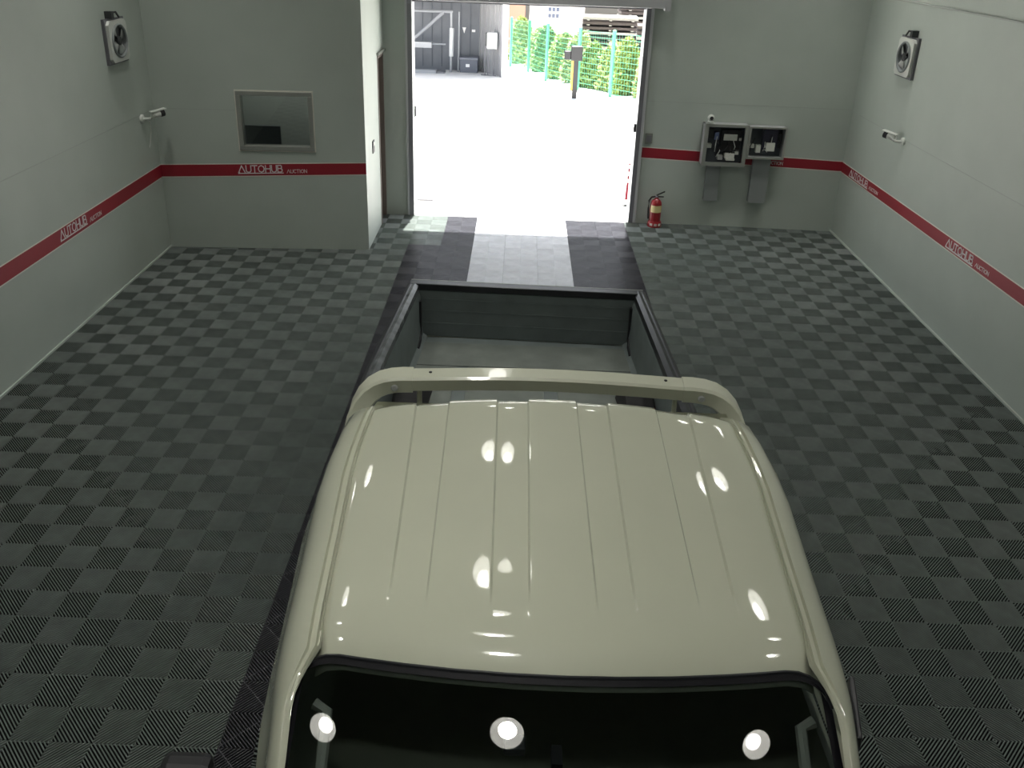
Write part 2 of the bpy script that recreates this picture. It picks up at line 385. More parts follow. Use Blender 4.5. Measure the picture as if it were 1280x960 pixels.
TK = thing('pickup_truck', (.08, -5.0, 0), 'cream white pickup truck with ribbed roof and open bed parked on the tiled floor', 'truck')
XC = .12
def lerp(tab, y):
    for (a,va),(b,vb) in zip(tab, tab[1:]):
        if (a-y)*(b-y) <= 0: k = (y-a)/(b-a); return va+(vb-va)*k
    return tab[0][1] if abs(y-tab[0][0]) < abs(y-tab[-1][0]) else tab[-1][1]
WT = [(-5.5,.905),(-5.62,.915),(-6.1,.932),(-6.55,.893),(-6.9,.866),(-7.2,.835),(-7.36,.822),(-7.6,.82),(-8.0,.85)]   # half width at the roof's side
def ztop(y):                                             # height loss of the roof line and of the A pillars
    if y > -5.75: return -.10*((y+5.75)/.14)**2 * .35
    if y > -7.02: return 0.
    if y > -7.135: return -.030*((-7.02-y)/.115)**2
    return -.030 - .585*(-7.135-y)
STEPS_R = [.104,.243,.451,.5975]; STEPS_F = [.1025,.2245,.4205,.540]
def roof_z(x, y, w):
    base = 1.722 - .026*(x/.74)**2
    k = min(1, max(0, (-5.62-y)/1.28)); s = [a+(b-a)*k for a,b in zip(STEPS_R, STEPS_F)]
    ax = abs(x-.0); d = 0.
    def ramp(v, e): return min(1, max(0, (v-e)/.007+.5))
    d = ramp(ax, s[0])-ramp(ax, s[1]) + ramp(ax, s[2])-ramp(ax, s[3])
    fade = min(1, max(0, (y+6.95)/.16))
    return base - .0105*d*fade
xs_n = []                                                # crosswise sample positions of the roof skin
def roof_row(y, wv):
    k = min(1, max(0, (-5.62-y)/1.28)); s = [a+(b-a)*k for a,b in zip(STEPS_R, STEPS_F)]
    xs = [0, .05]
    for e in s: xs += [e-.012, e-.0035, e+.0035, e+.012]
    for a in (.17, .33, .37, .52): xs.append(a*(1 - .09*k))
    edge = .856*wv; xs += [s[3]+.035, (s[3]+edge)/2+.01, edge-.03, edge]
    xs = sorted(xs); return [-x for x in reversed(xs[1:])] + xs
def yfront(x): return -7.145 + .092*(x/.75)**2
def yrear(x): return -5.612 - .075*(x/.78)**2
rows = []
NT = 34
for i in range(NT+1):
    t = i/NT; y0 = -5.612 + t*(-7.145+5.612); row = []
    wv = lerp(WT, y0)
    for x in roof_row(y0, wv):
        y = yrear(x) + t*(yfront(x)-yrear(x))
        z = roof_z(x, y0, wv) - .012*max(0, (abs(x)/wv-.80)/.056) + (ztop(y0) if y0 < -5.75 else -.018*max(0,(y0+5.68)/.068)**2)
        row.append((XC+x, y, z))
    rows.append(row)
def ccut(x): r = max(0., (abs(x)/.768-.84)/.16); return .095*(1-math.sqrt(max(0,1-min(1,r)**2)))
lip = [[(x, y-.015, z-.011) for x,y,z in rows[-1]], [(x, y-.03-ccut(x-XC), z-.022-.56*ccut(x-XC)) for x,y,z in rows[-1]]]
MB().grid(rows+lip).build('roof', PAINT, TK, smooth=True, angle=25, solid=.004)
# rolled rear lip of the roof
r0 = rows[0]
MB().grid([[(x,y,z) for x,y,z in r0], [(x,y+.012,z-.012) for x,y,z in r0], [(x,y+.012,z-.06) for x,y,z in r0]]).build('roof_lip', PAINT, TK, smooth=True)
SEC = [(1.075,1.36),(1.045,1.43),(1.02,1.505),(1.0,1.575),(.975,1.625),(.945,1.655),(.912,1.674),(.886,1.684),(.880,1.672),(.869,1.672),(.864,1.692),(.856,1.692),(.851,1.681),(.846,1.681),(.842,1.697),(.838,1.680)]
for sgn in (-1, 1):
    rows = []
    for y in (-5.56,-5.585,-5.62,-5.68,-5.8,-6.0,-6.2,-6.4,-6.6,-6.8,-6.9,-7.0,-7.06):
        wv = lerp(WT, y); sh = 1 - .11*max(0,(y+5.66)/.10)**2; dz = ztop(y)
        rows.append([(XC+sgn*a*wv*sh, y + .0*a - (.02*(1-a) if y > -5.7 else 0), 1.36+(z+dz-1.36)*(1-.25*max(0,(y+5.63)/.07))) for a,z in SEC])
    # down the A pillar: the section narrows to the strip beside the glass
    for y in (-7.08,-7.10,-7.125,-7.15,-7.18,-7.22,-7.26,-7.32,-7.42,-7.6,-7.8,-8.0):
        wv = lerp(WT, y); dz = ztop(y); row = []
        k = math.sin(min(1, max(0, (-7.05-y)/.17))*math.pi/2)**1.5; inner = .842 + (.918-.842)*k
        for a, z in SEC:
            aa = 1 + (a-1)*((1-inner)/(1-.842)) if a < 1 else a
            zz = z + dz if a <= 1 else 1.36 + (z-1.36) + dz
            if a < .89: zz = z + dz - (z-1.683)*k
            row.append((XC+sgn*aa*wv, y, zz))
        rows.append(row)
    MB().grid(rows).build('roof_side_rail', PAINT, TK, smooth=True, angle=35)
# windscreen
def wpt(u, v, lift=0.):                                   # u -1..1, v 0 (roof) .. 1 (cowl)
    x = u*.768
    r = max(0., (abs(u)-.84)/.16); c = .095*(1-math.sqrt(max(0,1-min(1,r)**2)))
    y = yfront(x) - .012 - c*(1-v)**4 - v*.80
    z0 = 1.722 - .026*(x/.74)**2 - .034
    sl = yfront(x)-.012 - y; ex = -.54*sl - sl*sl/4.4
    x2 = x*(1+.02*v)
    return (XC-.008+x2, y, z0 + ex + lift)
us = [-1,-.985,-.96,-.93,-.89,-.84,-.75,-.6,-.4,-.2,0,.2,.4,.6,.75,.84,.89,.93,.96,.985,1]
vs_ = [0,.03,.08,.15,.25,.4,.6,.8,1]
MB().grid([[wpt(u,v) for u in us] for v in vs_]).build('windscreen', WGLASS, TK, smooth=True)
def fw(u, d):                                             # border band of the screen
    return u
top = [[wpt(u, 0, .004) for u in us], [wpt(u*.985, .020, .004) for u in us]]
fb = MB().grid(top)
for sgn in (-1,1):
    fb.grid([[wpt(sgn, v, .004) for v in vs_], [wpt(sgn*.965, .02+v*.98, .004) for v in vs_]])
fb.build('windscreen_border', FRIT, TK, smooth=True)
MB().tube([wpt(u, -.006, .002) for u in us], .006, 6).build('windscreen_seal', CAPB, TK, smooth=True)
# lower body: cab sides, bonnet, nose
def side(y, hw, zs): return [[(XC+s*h*hw, y, z) for h, z in zs] for s in (-1,1)]
rings = []
BODY = [(-5.50,.99,1.02),(-6.4,1.01,1.03),(-7.2,1.0,1.05),(-7.85,.97,1.08),(-8.0,.95,1.10),(-8.3,.93,1.08),(-8.65,.90,1.02),(-8.8,.84,.93),(-8.86,.80,.75)]
for y, hw, zt in BODY:
    rings.append([(XC-hw*.97,y,.42),(XC-hw*1.02,y,.70),(XC-hw,y,zt-.06),(XC-hw*.94,y,zt),(XC+hw*.94,y,zt),(XC+hw,y,zt-.06),(XC+hw*1.02,y,.70),(XC+hw*.97,y,.42)])
MB().loft(rings[:4], cap=False).add([], []).build('cab_body', PAINT, TK, smooth=True)
MB().loft(rings[3:]).build('bonnet', PAINT, TK, smooth=True)
MB().box(XC-.92, XC+.92, -8.98, -8.84, .38, .66).build('front_bumper', DARKP, TK, bevel=.03)
MB().box(XC-.96, XC+.96, -8.0, -5.5, .34, .44).build('underbody', BLACKP, TK)
MB().box(XC-.55, XC+.55, -8.885, -8.84, .70, .88).build('grille', CAPB, TK)
for s in (-1,1):
    MB().box(XC+s*.70-.13, XC+s*.70+.13, -8.875, -8.80, .72, .90).build('headlamp', mat('headlamp', (.7,.72,.74), .1), TK, bevel=.02)
    # side window, pillars and rear wall
    gl = [[(XC+s*1.075*lerp(WT,y), y, 1.36+min(0,ztop(y))) for y in (-5.62,-6.3,-7.0,-7.2,-7.5)], [(XC+s*hw, y, 1.02) for y,hw in ((-5.62,.985),(-6.3,1.0),(-7.0,.99),(-7.4,.97),(-7.95,.93))]]
    MB().grid(gl).build('side_window', SGLASS, TK, smooth=True)
    mx = XC + s*1.20
    MB().obox((-1.075,-7.0,1.03) if s < 0 else (1.335,-6.955,1.035), (.085,0,0), (0,.045,0), (0,0,.085)).build('side_mirror', BLACKP, TK, bevel=.03)
    MB().tube([(XC+s*.97,-7.2,1.0),(XC+s*1.12,-7.0,1.0)], .022, 8).build('mirror_arm', BLACKP, TK)
    for y in (-7.95, -3.75):
        wc = (XC+s*.78 if y < -7 else .03+s*.78, y, .37)
        wh = MB().lathe([(.20,-.11),(.30,-.12),(.355,-.09),(.37,-.04),(.37,.04),(.355,.09),(.30,.12),(.20,.11)], wc, axis=(1,0,0), n=28).build('wheel', RUBBER, TK, smooth=True)
        MB().lathe([(.22,s*.08),(.19,s*.115),(.08,s*.118),(.06,s*.125)], wc, axis=(1,0,0), n=20).build('rim', ALU, wh, smooth=True)
MB().obox((XC+.893, -7.03, 1.462), (.010,0,0), (-.022,-.105,-.012), (0,0,.030)).build('window_visor', CAPB, TK, bevel=.006)
MB().add([(XC-.93,-5.56,1.40),(XC+.93,-5.56,1.40),(XC+.97,-5.54,1.02),(XC-.97,-5.54,1.02),(XC-.78,-5.60,1.66),(XC+.78,-5.60,1.66)], [(0,1,2,3),(4,5,1,0)]).build('cab_rear_panel', PAINT, TK)
MB().box(XC-.62, XC+.62, -5.575, -5.535, 1.12, 1.48).build('rear_window', FRIT, TK, bevel=.02)
MB().add([(XC-.97,-5.53,1.02),(XC+.97,-5.53,1.02),(XC+.97,-5.53,.42),(XC-.97,-5.53,.42)], [(0,1,2,3)]).build('cab_back_plate', PAINT, TK)
# cab interior
MB().box(XC-.90, XC+.90, -7.9, -5.6, .44, .50).build('cab_floor', INTER, TK)
MB().loft([[(XC-.90,y,z0),(XC+.90,y,z0),(XC+.86,y,z1),(XC-.86,y,z1)] for y,z0,z1 in ((-7.98,.7,1.09),(-7.75,.7,1.10),(-7.50,.65,1.06),(-7.42,.6,.95))]).build('dashboard', INTER, TK)
for s in (-1,1):
    cx = XC + s*.42
    MB().box(cx-.26, cx+.26, -6.75, -6.25, .60, .82).build('seat_cushion', INTER, TK, bevel=.05)
    MB().loft([[(cx-.25,-6.30,.75),(cx+.25,-6.30,.75),(cx+.25,-6.15,.75),(cx-.25,-6.15,.75)],[(cx-.22,-6.12,1.32),(cx+.22,-6.12,1.32),(cx+.22,-6.0,1.32),(cx-.22,-6.0,1.32)]]).build('seat_back', INTER, TK, bevel=.04)
    MB().box(cx-.12, cx+.12, -6.12, -6.02, 1.34, 1.50).build('headrest', INTER, TK, bevel=.03)
    # grab handle on each A pillar, inside the glass
    px = XC + s*.705
    hp = [(px+s*.012,-7.15,1.555),(px-s*.026,-7.165,1.545),(px-s*.03,-7.24,1.50),(px-s*.034,-7.32,1.452),(px+s*.008,-7.335,1.445)]
    MB().tube(hp, .017, 8).build('grab_handle', INTL, TK, smooth=True)
MB().lathe([(.185,-.012),(.195,0),(.185,.012),(.175,0)], (XC+.42,-7.22,1.06), axis=(0,.75,.66), n=24, closed=True).build('steering_wheel', INTER, TK, smooth=True)
MB().obox((XC-.03,-7.33,1.50), (.105,0,0), (0,.012,.022), (0,-.026,.016)).build('rear_view_mirror', INTL, TK, bevel=.008)
MB().box(XC-.17, XC-.11, -7.30, -7.25, 1.555, 1.585).build('dash_camera', DARKP, TK, bevel=.006)
MB().box(XC-.04, XC-.01, -7.33, -7.27, 1.52, 1.57).build('mirror_stem', BLACKP, TK)

# ---- load bed
def bx(y, s): return lerp([(-2.49,.034-.941),(-4.2,.022-1.030),(-5.5,.03-1.035)], y) if s < 0 else lerp([(-2.55,.034+.941),(-4.36,.020+1.030),(-5.5,.03+1.06)], y)
BY = [-2.58,-3.0,-3.5,-4.0,-4.5,-5.0,-5.46]
ZF, ZR = .54, .99
for s in (-1,1):
    rings = []; ringc = []; ringg = []; inn = []
    for y in BY:
        x = bx(y, s)
        rings.append([(x,y,.45),(x+s*.02,y,.72),(x,y,ZR-.02),(x-s*.075,y,ZR-.02),(x-s*.10,y,ZF),(x-s*.08,y,.45)])
        ringc.append([(x+s*.004,y,ZR-.045),(x+s*.004,y,ZR+.004),(x-s*.018,y,ZR+.010),(x-s*.03,y,ZR+.004),(x-s*.03,y,ZR-.045)])
        ringg.append([(x-s*.03,y,ZR+.006),(x-s*.052,y,ZR+.012),(x-s*.082,y,ZR-.006),(x-s*.088,y,ZR-.05),(x-s*.03,y,ZR-.05)])
        inn.append([(x-s*.080,y,ZR-.03),(x-s*.097,y,ZR-.10),(x-s*.100,y,.70),(x-s*.115,y,ZF+.03),(x-s*.15,y,ZF+.003)])
    MB().loft(rings).build('bed_side', PAINT, TK, smooth=True, angle=30)
    MB().loft(ringc).build('rail_cap_outer', CAPB, TK)
    MB().loft(ringg).build('rail_cap', CAP_SHEEN if s < 0 else CAPB, TK)  # left cap has the painted sheen, right cap is plain black
    MB().grid(inn).build('bed_side_liner', LINER, TK, smooth=True, angle=30)
    MB().box(bx(-2.7,s)-s*.10-.018, bx(-2.7,s)-s*.10+.018, -2.66, -2.62, .58, .88).build('tailgate_stay', BLACKP, TK, bevel=.006)
    MB().tube([(bx(-2.7,s)-s*.105,-2.68,.62),(bx(-2.8,s)-s*.12,-2.75,.58),(bx(-2.9,s)-s*.12,-2.86,.56)], .014, 6).build('stay_cable', BLACKP, TK)
# floor with raised panels and darker channels
MB().box(-.95, .99, -5.46, -2.58, ZF-.05, ZF-.008).build('bed_floor', LINER, TK)
edges = [-.90,-.47,-.41,.19,.26,.86,.92]
for a, b in ((-.90,-.49),(-.395,.175),(.275,.94)):
    MB().box(a, b, -5.44, -3.10, ZF-.008, ZF+.004).build('floor_panel', LINER_F, TK, bevel=.004)
MB().box(-.80, .88, -3.09, -2.70, ZF-.008, ZF+.004).build('floor_panel', LINER_F, TK, bevel=.004)
MB().box(-1.0, 1.07, -5.52, -5.45, .45, 1.02).build('bed_front_wall', LINER, TK, bevel=.01)
# tailgate: slightly turned so that it follows the bed's end
def tg(x): return -2.49 - .033*(x+.907)
def tprism(x0, x1, d0, d1, z0, z1):
    a = [(x0,tg(x0)-d0,z0),(x1,tg(x1)-d0,z0),(x1,tg(x1)-d1,z0),(x0,tg(x0)-d1,z0)]; b = [(x,y,z1) for x,y,_ in a]
    return MB().add(a+b, [(0,3,2,1),(4,5,6,7),(0,1,5,4),(1,2,6,5),(2,3,7,6),(3,0,4,7)])
tprism(-.905, .972, .0, .065, .45, ZR-.03).build('tailgate', PAINT, TK, bevel=.01)
tprism(-.835, .905, .06, .075, ZF, ZR-.05).build('tailgate_liner', LINER, TK)
for z in (.65, .76, .86): tprism(-.80, .87, .074, .079, z, z+.012).build('liner_rib', LINER, TK)
tprism(-.905, .972, -.006, .085, ZR-.045, ZR+.008).build('tailgate_cap', CAPB, TK, bevel=.008)
tprism(-.900, .967, -.010, -.004, ZR-.03, ZR+.009).build('tailgate_edge_glint', ALU, TK)  # pale strip standing in for the highlight along the back edge
# ---- sport bar behind the cab: box section with sleeves, bent down at both ends
def bar(pts, hw, hh, name, m, capn=True):
    rings = []; P = [Vector(p) for p in pts]
    for i, p in enumerate(P):
        d = (P[min(i+1,len(P)-1)] - P[max(i-1,0)]).normalized()
        n = Vector((0,1,.10)); n = (n - d*n.dot(d)).normalized(); b = d.cross(n).normalized()
        if i == 0: b = b if b.z > 0 else -b
        elif b.dot(pb) < 0: b = -b
        pb = b
        ch = .25
        ring = []
        for a, c in ((-1,-1+ch),(-1,1-ch),(-1+ch,1),(1-ch,1),(1,1-ch),(1,-1+ch),(1-ch,-1),(-1+ch,-1)): ring.append(p + n*hw*a + b*hh*c)
        rings.append(ring)
    return MB().loft(rings).build(name, m, TK, smooth=True, angle=30)
BZ = 1.55
mid = [(-.56+1.35*i/12, -5.185 + .022*math.sin(math.pi*i/12), BZ+.012*math.sin(math.pi*i/12)) for i in range(13)]
bar(mid, .054, .040, 'sport_bar', PAINT2)
for s, x0 in ((-1,-.55),(1,.785)):
    ex = [(x0,-5.185,BZ), (x0+s*.05,-5.187,BZ), (x0+s*.10,-5.195,BZ-.002), (x0+s*.145,-5.205,BZ-.010), (x0+s*.185,-5.22,BZ-.028),(x0+s*.22,-5.24,BZ-.058),(x0+s*.248,-5.265,BZ-.10),(x0+s*.268,-5.295,BZ-.16),(x0+s*.285,-5.34,BZ-.26),(x0+s*.30,-5.38,BZ-.42),(x0+s*.31,-5.39,ZR)]
    e = bar(ex, .060, .046, 'sport_bar_leg', PAINT2)
    bolt = (x0+s*.085, -5.25, BZ-.012)
    MB().lathe([(.018,0),(.018,.006),(.012,.010)], bolt, axis=(0,-1,0), n=12).build('bolt', STEEL, e)
    MB().lathe([(.008,0),(.008,.004)], (x0-s*.085, -5.18, BZ+.042), axis=(0,0,1), n=10).build('bolt', BLACKP, TK)
    MB().tube([(x0-s*.03,-5.19,BZ-.04),(x0-s*.03,-5.19,BZ-.15)], .013, 8).build('bar_hook', PAINT2, TK)

# ================================================================== WALL FITTINGS
def exhaust_fan(x, yc, zc, sgn, size, label):
    t = thing('exhaust_fan', (x, yc, zc-size/2), label, 'fan', 'wall exhaust fans'); h = size/2; n = (sgn,0,0)
    def bxx(d0, d1): return sorted((x+sgn*d0, x+sgn*d1))
    a, b = bxx(0, .03); MB().box(a, b, yc-h-.02, yc+h+.02, zc-h-.02, zc+h+.02).build('back_frame', STEEL_D, t)
    # square face with a round opening
    N = 32; ri = h*.82; f0, f1 = x+sgn*.03, x+sgn*.06
    vs = []; 
    for xx in (f0, f1):
        for j in range(N):
            th = 2*math.pi*(j+.5)/N; c, s_ = math.cos(th), math.sin(th); k = h/max(abs(c),abs(s_))
            vs += [(xx, yc+c*ri, zc+s_*ri), (xx, yc+c*k, zc+s_*k)]
    fs = []
    for L0 in (0, 2*N):
        for j in range(N): j2 = (j+1)%N; fs.append((L0+2*j, L0+2*j+1, L0+2*j2+1, L0+2*j2))
    for j in range(N):
        j2 = (j+1)%N; fs += [(2*j, 2*j2, 2*N+2*j2, 2*N+2*j), (2*j+1, 2*j2+1, 2*N+2*j2+1, 2*N+2*j+1)]
    MB().add(vs, fs).build('face_frame', WHITE, t)
    rg = MB().lathe([(ri+.004,.03),(ri+.004,.07),(ri-.008,.078),(ri-.020,.07),(ri-.020,.03)], (x,yc,zc), axis=n, n=32, closed=True).build('fan_ring', mat('fan_ring', (.22,.24,.24), .45), t, smooth=True)
    for k in range(4):                                     # blades
        a0 = k*math.pi/2 + .5; mb = MB(); rows = []
        for rr in (.035, ri*.5, ri*.86):
            row = []
            for q in (-.38,-.13,.13,.38):
                an = a0 + q*1.1; row.append((x+sgn*(.048+.03*q), yc+rr*math.cos(an), zc+rr*math.sin(an)))
            rows.append(row)
        mb.grid(rows).build('blade', mat('fan_blade', (.40,.42,.41), .4), t, smooth=True, solid=.003)
    MB().lathe([(.045,.032),(.045,.066),(.03,.074)], (x,yc,zc), axis=n, n=16).build('hub', DARKP, t)
    cy = yc
    MB().tube([(x+sgn*.03,cy-h*.5,zc+h+.02),(x+sgn*.04,cy-h*.45,zc+h+.07),(x+sgn*.05,cy+.02,zc+h+.075),(x+sgn*.04,cy+h*.5,zc+h+.02)], .010, 6).build('power_cable', BLACKP, t)
    MB().box(*bxx(0,.07), cy-h*.62, cy-h*.34, zc+h+.02, zc+h+.09).build('junction_box', DARKP, t)
exhaust_fan(-XW, .035, 2.465, 1, .40, 'white square exhaust fan high on the left wall')
exhaust_fan(XW, .93, 2.47, -1, .40, 'white square exhaust fan high on the right wall')

def bullet_camera(base, nrm, tip, label, cable=None):
    b = Vector(base); n = Vector(nrm); t = thing('security_camera', base, label, 'camera', 'wall bullet cameras'); tip = Vector(tip)
    MB().lathe([(.045,0),(.045,.02),(.03,.03)], b, axis=n, n=16).build('mount_plate', WHITE, t, smooth=True)
    d = (tip-b).normalized(); L = (tip-b).length
    arm_end = b + n*.09 + d*.02
    MB().tube([b+n*.02, b+n*.07, arm_end], .014, 8).build('mount_arm', WHITE, t, smooth=True)
    c0 = tip - d*.14
    MB().tube([c0, c0+d*.03, tip-d*.02, tip], [.024,.036,.038,.038], 14).build('camera_body', WHITE, t, smooth=True)
    MB().tube([tip-d*.045, tip+d*.004], .0395, 14).build('lens_face', BLACKP, t)
    MB().obox(tip-d*.06+Vector((0,0,.042)), d*.085, d.cross(Vector((0,0,1))).normalized()*.036, Vector((0,0,.004))).build('sun_hood', WHITE, t)
    MB().tube([arm_end, c0+d*.08], .012, 8).build('swivel', ALU, t)
    if cable: MB().tube(cable, .007, 6).build('cable', WHITE, t, smooth=True)
bullet_camera((-XW,.42,1.60), (1,0,0), (-4.03,.62,1.635), 'white bullet camera on the left wall beside the office corner',
              [(-4.19,.46,1.60),(-4.15,.52,1.55),(-4.16,.54,1.45),(-4.185,.53,1.30),(-4.19,.50,1.26)])
bullet_camera((XW,.62,1.60), (-1,0,0), (4.05,.80,1.64), 'white bullet camera on the right wall below the exhaust fan')
# small camera on top of the electric cabinet
wy = lambda x: 2.39 - (x-1.555)*(.12/2.645)              # face of the back wall
t = thing('dome_camera', (2.385, 2.20, 1.42), 'small white ball camera on top of the left electrical cabinet', 'camera')
MB().lathe([(.045,0),(.045,.02),(.02,.035)], (2.385,2.20,1.42), n=14).build('camera_base', WHITE, t, smooth=True)
MB().lathe([(.004,-.046),(.03,-.036),(.045,-.01),(.045,.012),(.03,.036),(.004,.046)], (2.385,2.20,1.485), n=14).build('camera_ball', WHITE, t, smooth=True)
MB().lathe([(.025,0),(.02,.012)], (2.385,2.165,1.49), axis=(0,-1,.15), n=12).build('lens', BLACKP, t)

def cabinet(x0, x1, z0, z1, label, seed, depth=.16, fw_=.045):
    yb = wy((x0+x1)/2); yf = yb - depth; t = thing('electrical_cabinet', ((x0+x1)/2, yb, z0), label, 'cabinet', 'open electrical cabinets')
    rnd = random.Random(seed)
    mb = MB().box(x0, x0+.012, yf, yb, z0, z1).box(x1-.012, x1, yf, yb, z0, z1).box(x0, x1, yf, yb, z0, z0+.012).box(x0, x1, yf, yb, z1-.012, z1).box(x0, x1, yb-.012, yb, z0, z1)
    mb.build('cabinet_box', STEEL, t)
    mb = MB().box(x0-.004, x0+fw_, yf-.012, yf, z0-.004, z1+.004).box(x1-fw_, x1+.004, yf-.012, yf, z0-.004, z1+.004).box(x0+fw_, x1-fw_, yf-.012, yf, z0-.004, z0+fw_).box(x0+fw_, x1-fw_, yf-.012, yf, z1-fw_*.7, z1+.004)
    mb.build('front_frame', ALU, t)
    MB().box(x0+.02, x1-.02, yb-.03, yb-.014, z0+.02, z1-.02).build('mounting_plate', mat('mount_plate', (.06,.07,.08), .6), t)
    W, H = x1-x0-2*fw_, z1-z0-2*fw_; bx0, bz0 = x0+fw_, z0+fw_
    def blk(a, b, c, d, dep, m, name): MB().box(bx0+a*W, bx0+b*W, yb-.03-dep, yb-.03, bz0+c*H, bz0+d*H).build(name, m, t, bevel=.003)
    return t, blk, (bx0, bz0, W, H, yb)
def wires(t, geo, seed, n=7):
    bx0, bz0, W, H, yb = geo; rnd = random.Random(seed)
    for k in range(n):
        a, b = rnd.random(), rnd.random(); x = bx0+W*(.08+.84*a)
        MB().tube([(x,yb-.06,bz0+H*(.1+.3*b)),(x+rnd.uniform(-.04,.04),yb-.11,bz0+H*(.3+.3*b)),(x+rnd.uniform(-.05,.05),yb-.07,bz0+H*(.55+.4*b))], .006, 5).build('wire', WHITE if k%3==0 else BLACKP, t, smooth=True)
PALE = mat('device_white', (.62,.63,.58), .5); BLUEP = mat('device_blue', (.16,.20,.36), .5)
t, blk, geo = cabinet(2.325, 2.885, .872, 1.410, 'open grey electrical cabinet with two devices, nearer the doorway', 1)
blk(.40,.95,.30,.92,.06,BLACKP,'breaker'); blk(.47,.84,.62,.80,.075,PALE,'device_label'); blk(.22,.34,.62,.84,.05,BLUEP,'relay')
blk(.02,.16,.38,.50,.06,PALE,'terminal_block'); blk(.55,.82,.10,.24,.08,PALE,'switch_unit'); blk(.84,.94,.20,.36,.06,PALE,'terminal_block'); blk(.36,.50,.04,.18,.07,mat('device_grey',(.30,.31,.30),.5),'relay')
blk(.05,.18,.66,.92,.05,DARKP,'relay'); blk(.90,.97,.62,.70,.07,PALE,'indicator'); blk(.60,.84,.03,.09,.08,PALE,'terminal_strip'); wires(t, geo, 3)
t, blk, geo = cabinet(2.895, 3.375, .985, 1.395, 'open grey electrical cabinet above the right cable duct', 2, .15, .022)
blk(.40,.85,.25,.95,.06,mat('device_navy',(.03,.03,.055),.4),'breaker'); blk(.52,.78,.20,.50,.085,PALE,'device_label'); blk(.02,.18,.28,.42,.06,PALE,'terminal_block')
blk(.24,.38,.12,.40,.06,PALE,'switch_unit'); blk(.86,.97,.30,.80,.05,DARKP,'relay'); wires(t, geo, 5)
def duct(x0, x1, z0, z1, lean, label):
    yb = wy((x0+x1)/2); t = thing('cable_duct', ((x0+x1)/2, yb, z0), label, 'duct', 'cable ducts under the cabinets')
    d = .085
    mb = MB().add([(x0-lean,yb-d,z0),(x1-lean,yb-d,z0),(x1-lean,yb,z0),(x0-lean,yb,z0),(x0,yb-d,z1),(x1,yb-d,z1),(x1,yb,z1),(x0,yb,z1)], [(0,3,2,1),(4,5,6,7),(0,1,5,4),(1,2,6,5),(2,3,7,6),(3,0,4,7)])
    mb.build('duct_body', mat('duct_grey', (.21,.225,.22), .5), t, bevel=.004)
    MB().add([(x0-lean-.005,yb-d-.006,z0-.004),(x1-lean+.005,yb-d-.006,z0-.004),(x1+.005,yb-d-.006,z1),(x0-.005,yb-d-.006,z1),(x0-lean-.005,yb-d,z0-.004),(x1-lean+.005,yb-d,z0-.004),(x1+.005,yb-d,z1),(x0-.005,yb-d,z1)], [(0,1,2,3),(0,1,5,4),(1,2,6,5),(2,3,7,6),(3,0,4,7)]).build('duct_cover', mat('duct_cover', (.25,.27,.265), .5), t)
duct(2.43, 2.60, .375, .865, .0, 'grey cable duct below the left electrical cabinet')
duct(3.02, 3.235, .375, .978, .0, 'grey cable duct crossing the red stripe below the right electrical cabinet')
# switches
t = thing('wall_switch', (1.63, 2.38, 1.08), 'grey wall switch beside the doorway above the red stripe', 'switch')
MB().box(1.59, 1.685, 2.37, 2.387, 1.09, 1.225).build('switch_plate', mat('switch_grey', (.20,.21,.18), .5), t, bevel=.004)
MB().box(1.605, 1.670, 2.362, 2.371, 1.115, 1.20).build('rocker', STEEL_D, t)
t = thing('door_switch', (-1.845, 1.42, 1.08), 'small switch plate on the bright side wall of the office', 'switch')
MB().box(-1.846, -1.834, 1.36, 1.48, 1.07, 1.22).build('switch_plate', DARKP, t, bevel=.003)
MB().box(-1.834, -1.828, 1.39, 1.45, 1.16, 1.20).build('rocker', PALE, t)
t = thing('door_sensor', (DR, 2.30, 1.22), 'small black sensor on the right door jamb', 'sensor')
MB().box(DR-.03, DR, 2.34, 2.40, 1.24, 1.34).build('sensor_body', BLACKP, t, bevel=.005)
MB().box(DR-.034, DR-.03, 2.36, 2.38, 1.27, 1.30).build('sensor_eye', DARKP, t)
t = thing('door_latch', (DL, 2.46, 1.30), 'thin dark latch on the left door jamb', 'latch')
MB().box(DL, DL+.03, 2.45, 2.48, 1.32, 1.46).build('latch_bar', STEEL_D, t, bevel=.004)
MB().box(DL, DL+.012, 2.43, 2.50, 1.30, 1.48).build('latch_plate', WHITE, t)

# fire extinguisher
ER = mat('extinguisher_red', (.27,.012,.018), .3); EY = mat('extinguisher_label', (.72,.62,.30), .5)
ex, ey = 1.80, 2.235
t = thing('fire_extinguisher', (ex,ey,0), 'red fire extinguisher standing on the tiles right of the doorway', 'extinguisher')
MB().lathe([(.074,.03),(.076,.05),(.076,.30),(.070,.335),(.05,.365),(.024,.385),(.024,.40)], (ex,ey,0), n=24).build('cylinder', ER, t, smooth=True)
MB().lathe([(.095,0),(.098,.01),(.092,.06),(.078,.085),(.076,.03)], (ex,ey,0), n=24).build('base_ring', ER, t, smooth=True)
for k in range(3):
    a = -2.2 + k*.62; c = Vector((ex+.093*math.cos(a), ey+.093*math.sin(a), .04)); rd = Vector((math.cos(a), math.sin(a), .1))
    MB().obox(c, Vector((-math.sin(a),math.cos(a),0))*.018, rd*.004, Vector((0,0,.016))).build('base_mark', PALE, t)
lab = MB(); rows = []
for z in (.205, .30): rows.append([(ex+.0775*math.cos(a), ey+.0775*math.sin(a), z) for a in [(-2.7+ .2*k) for k in range(12)]])
lab.grid(rows).build('label', EY, t, smooth=True)
MB().lathe([(.022,.395),(.022,.42),(.014,.425)], (ex,ey,0), n=12).build('valve', STEEL_D, t)
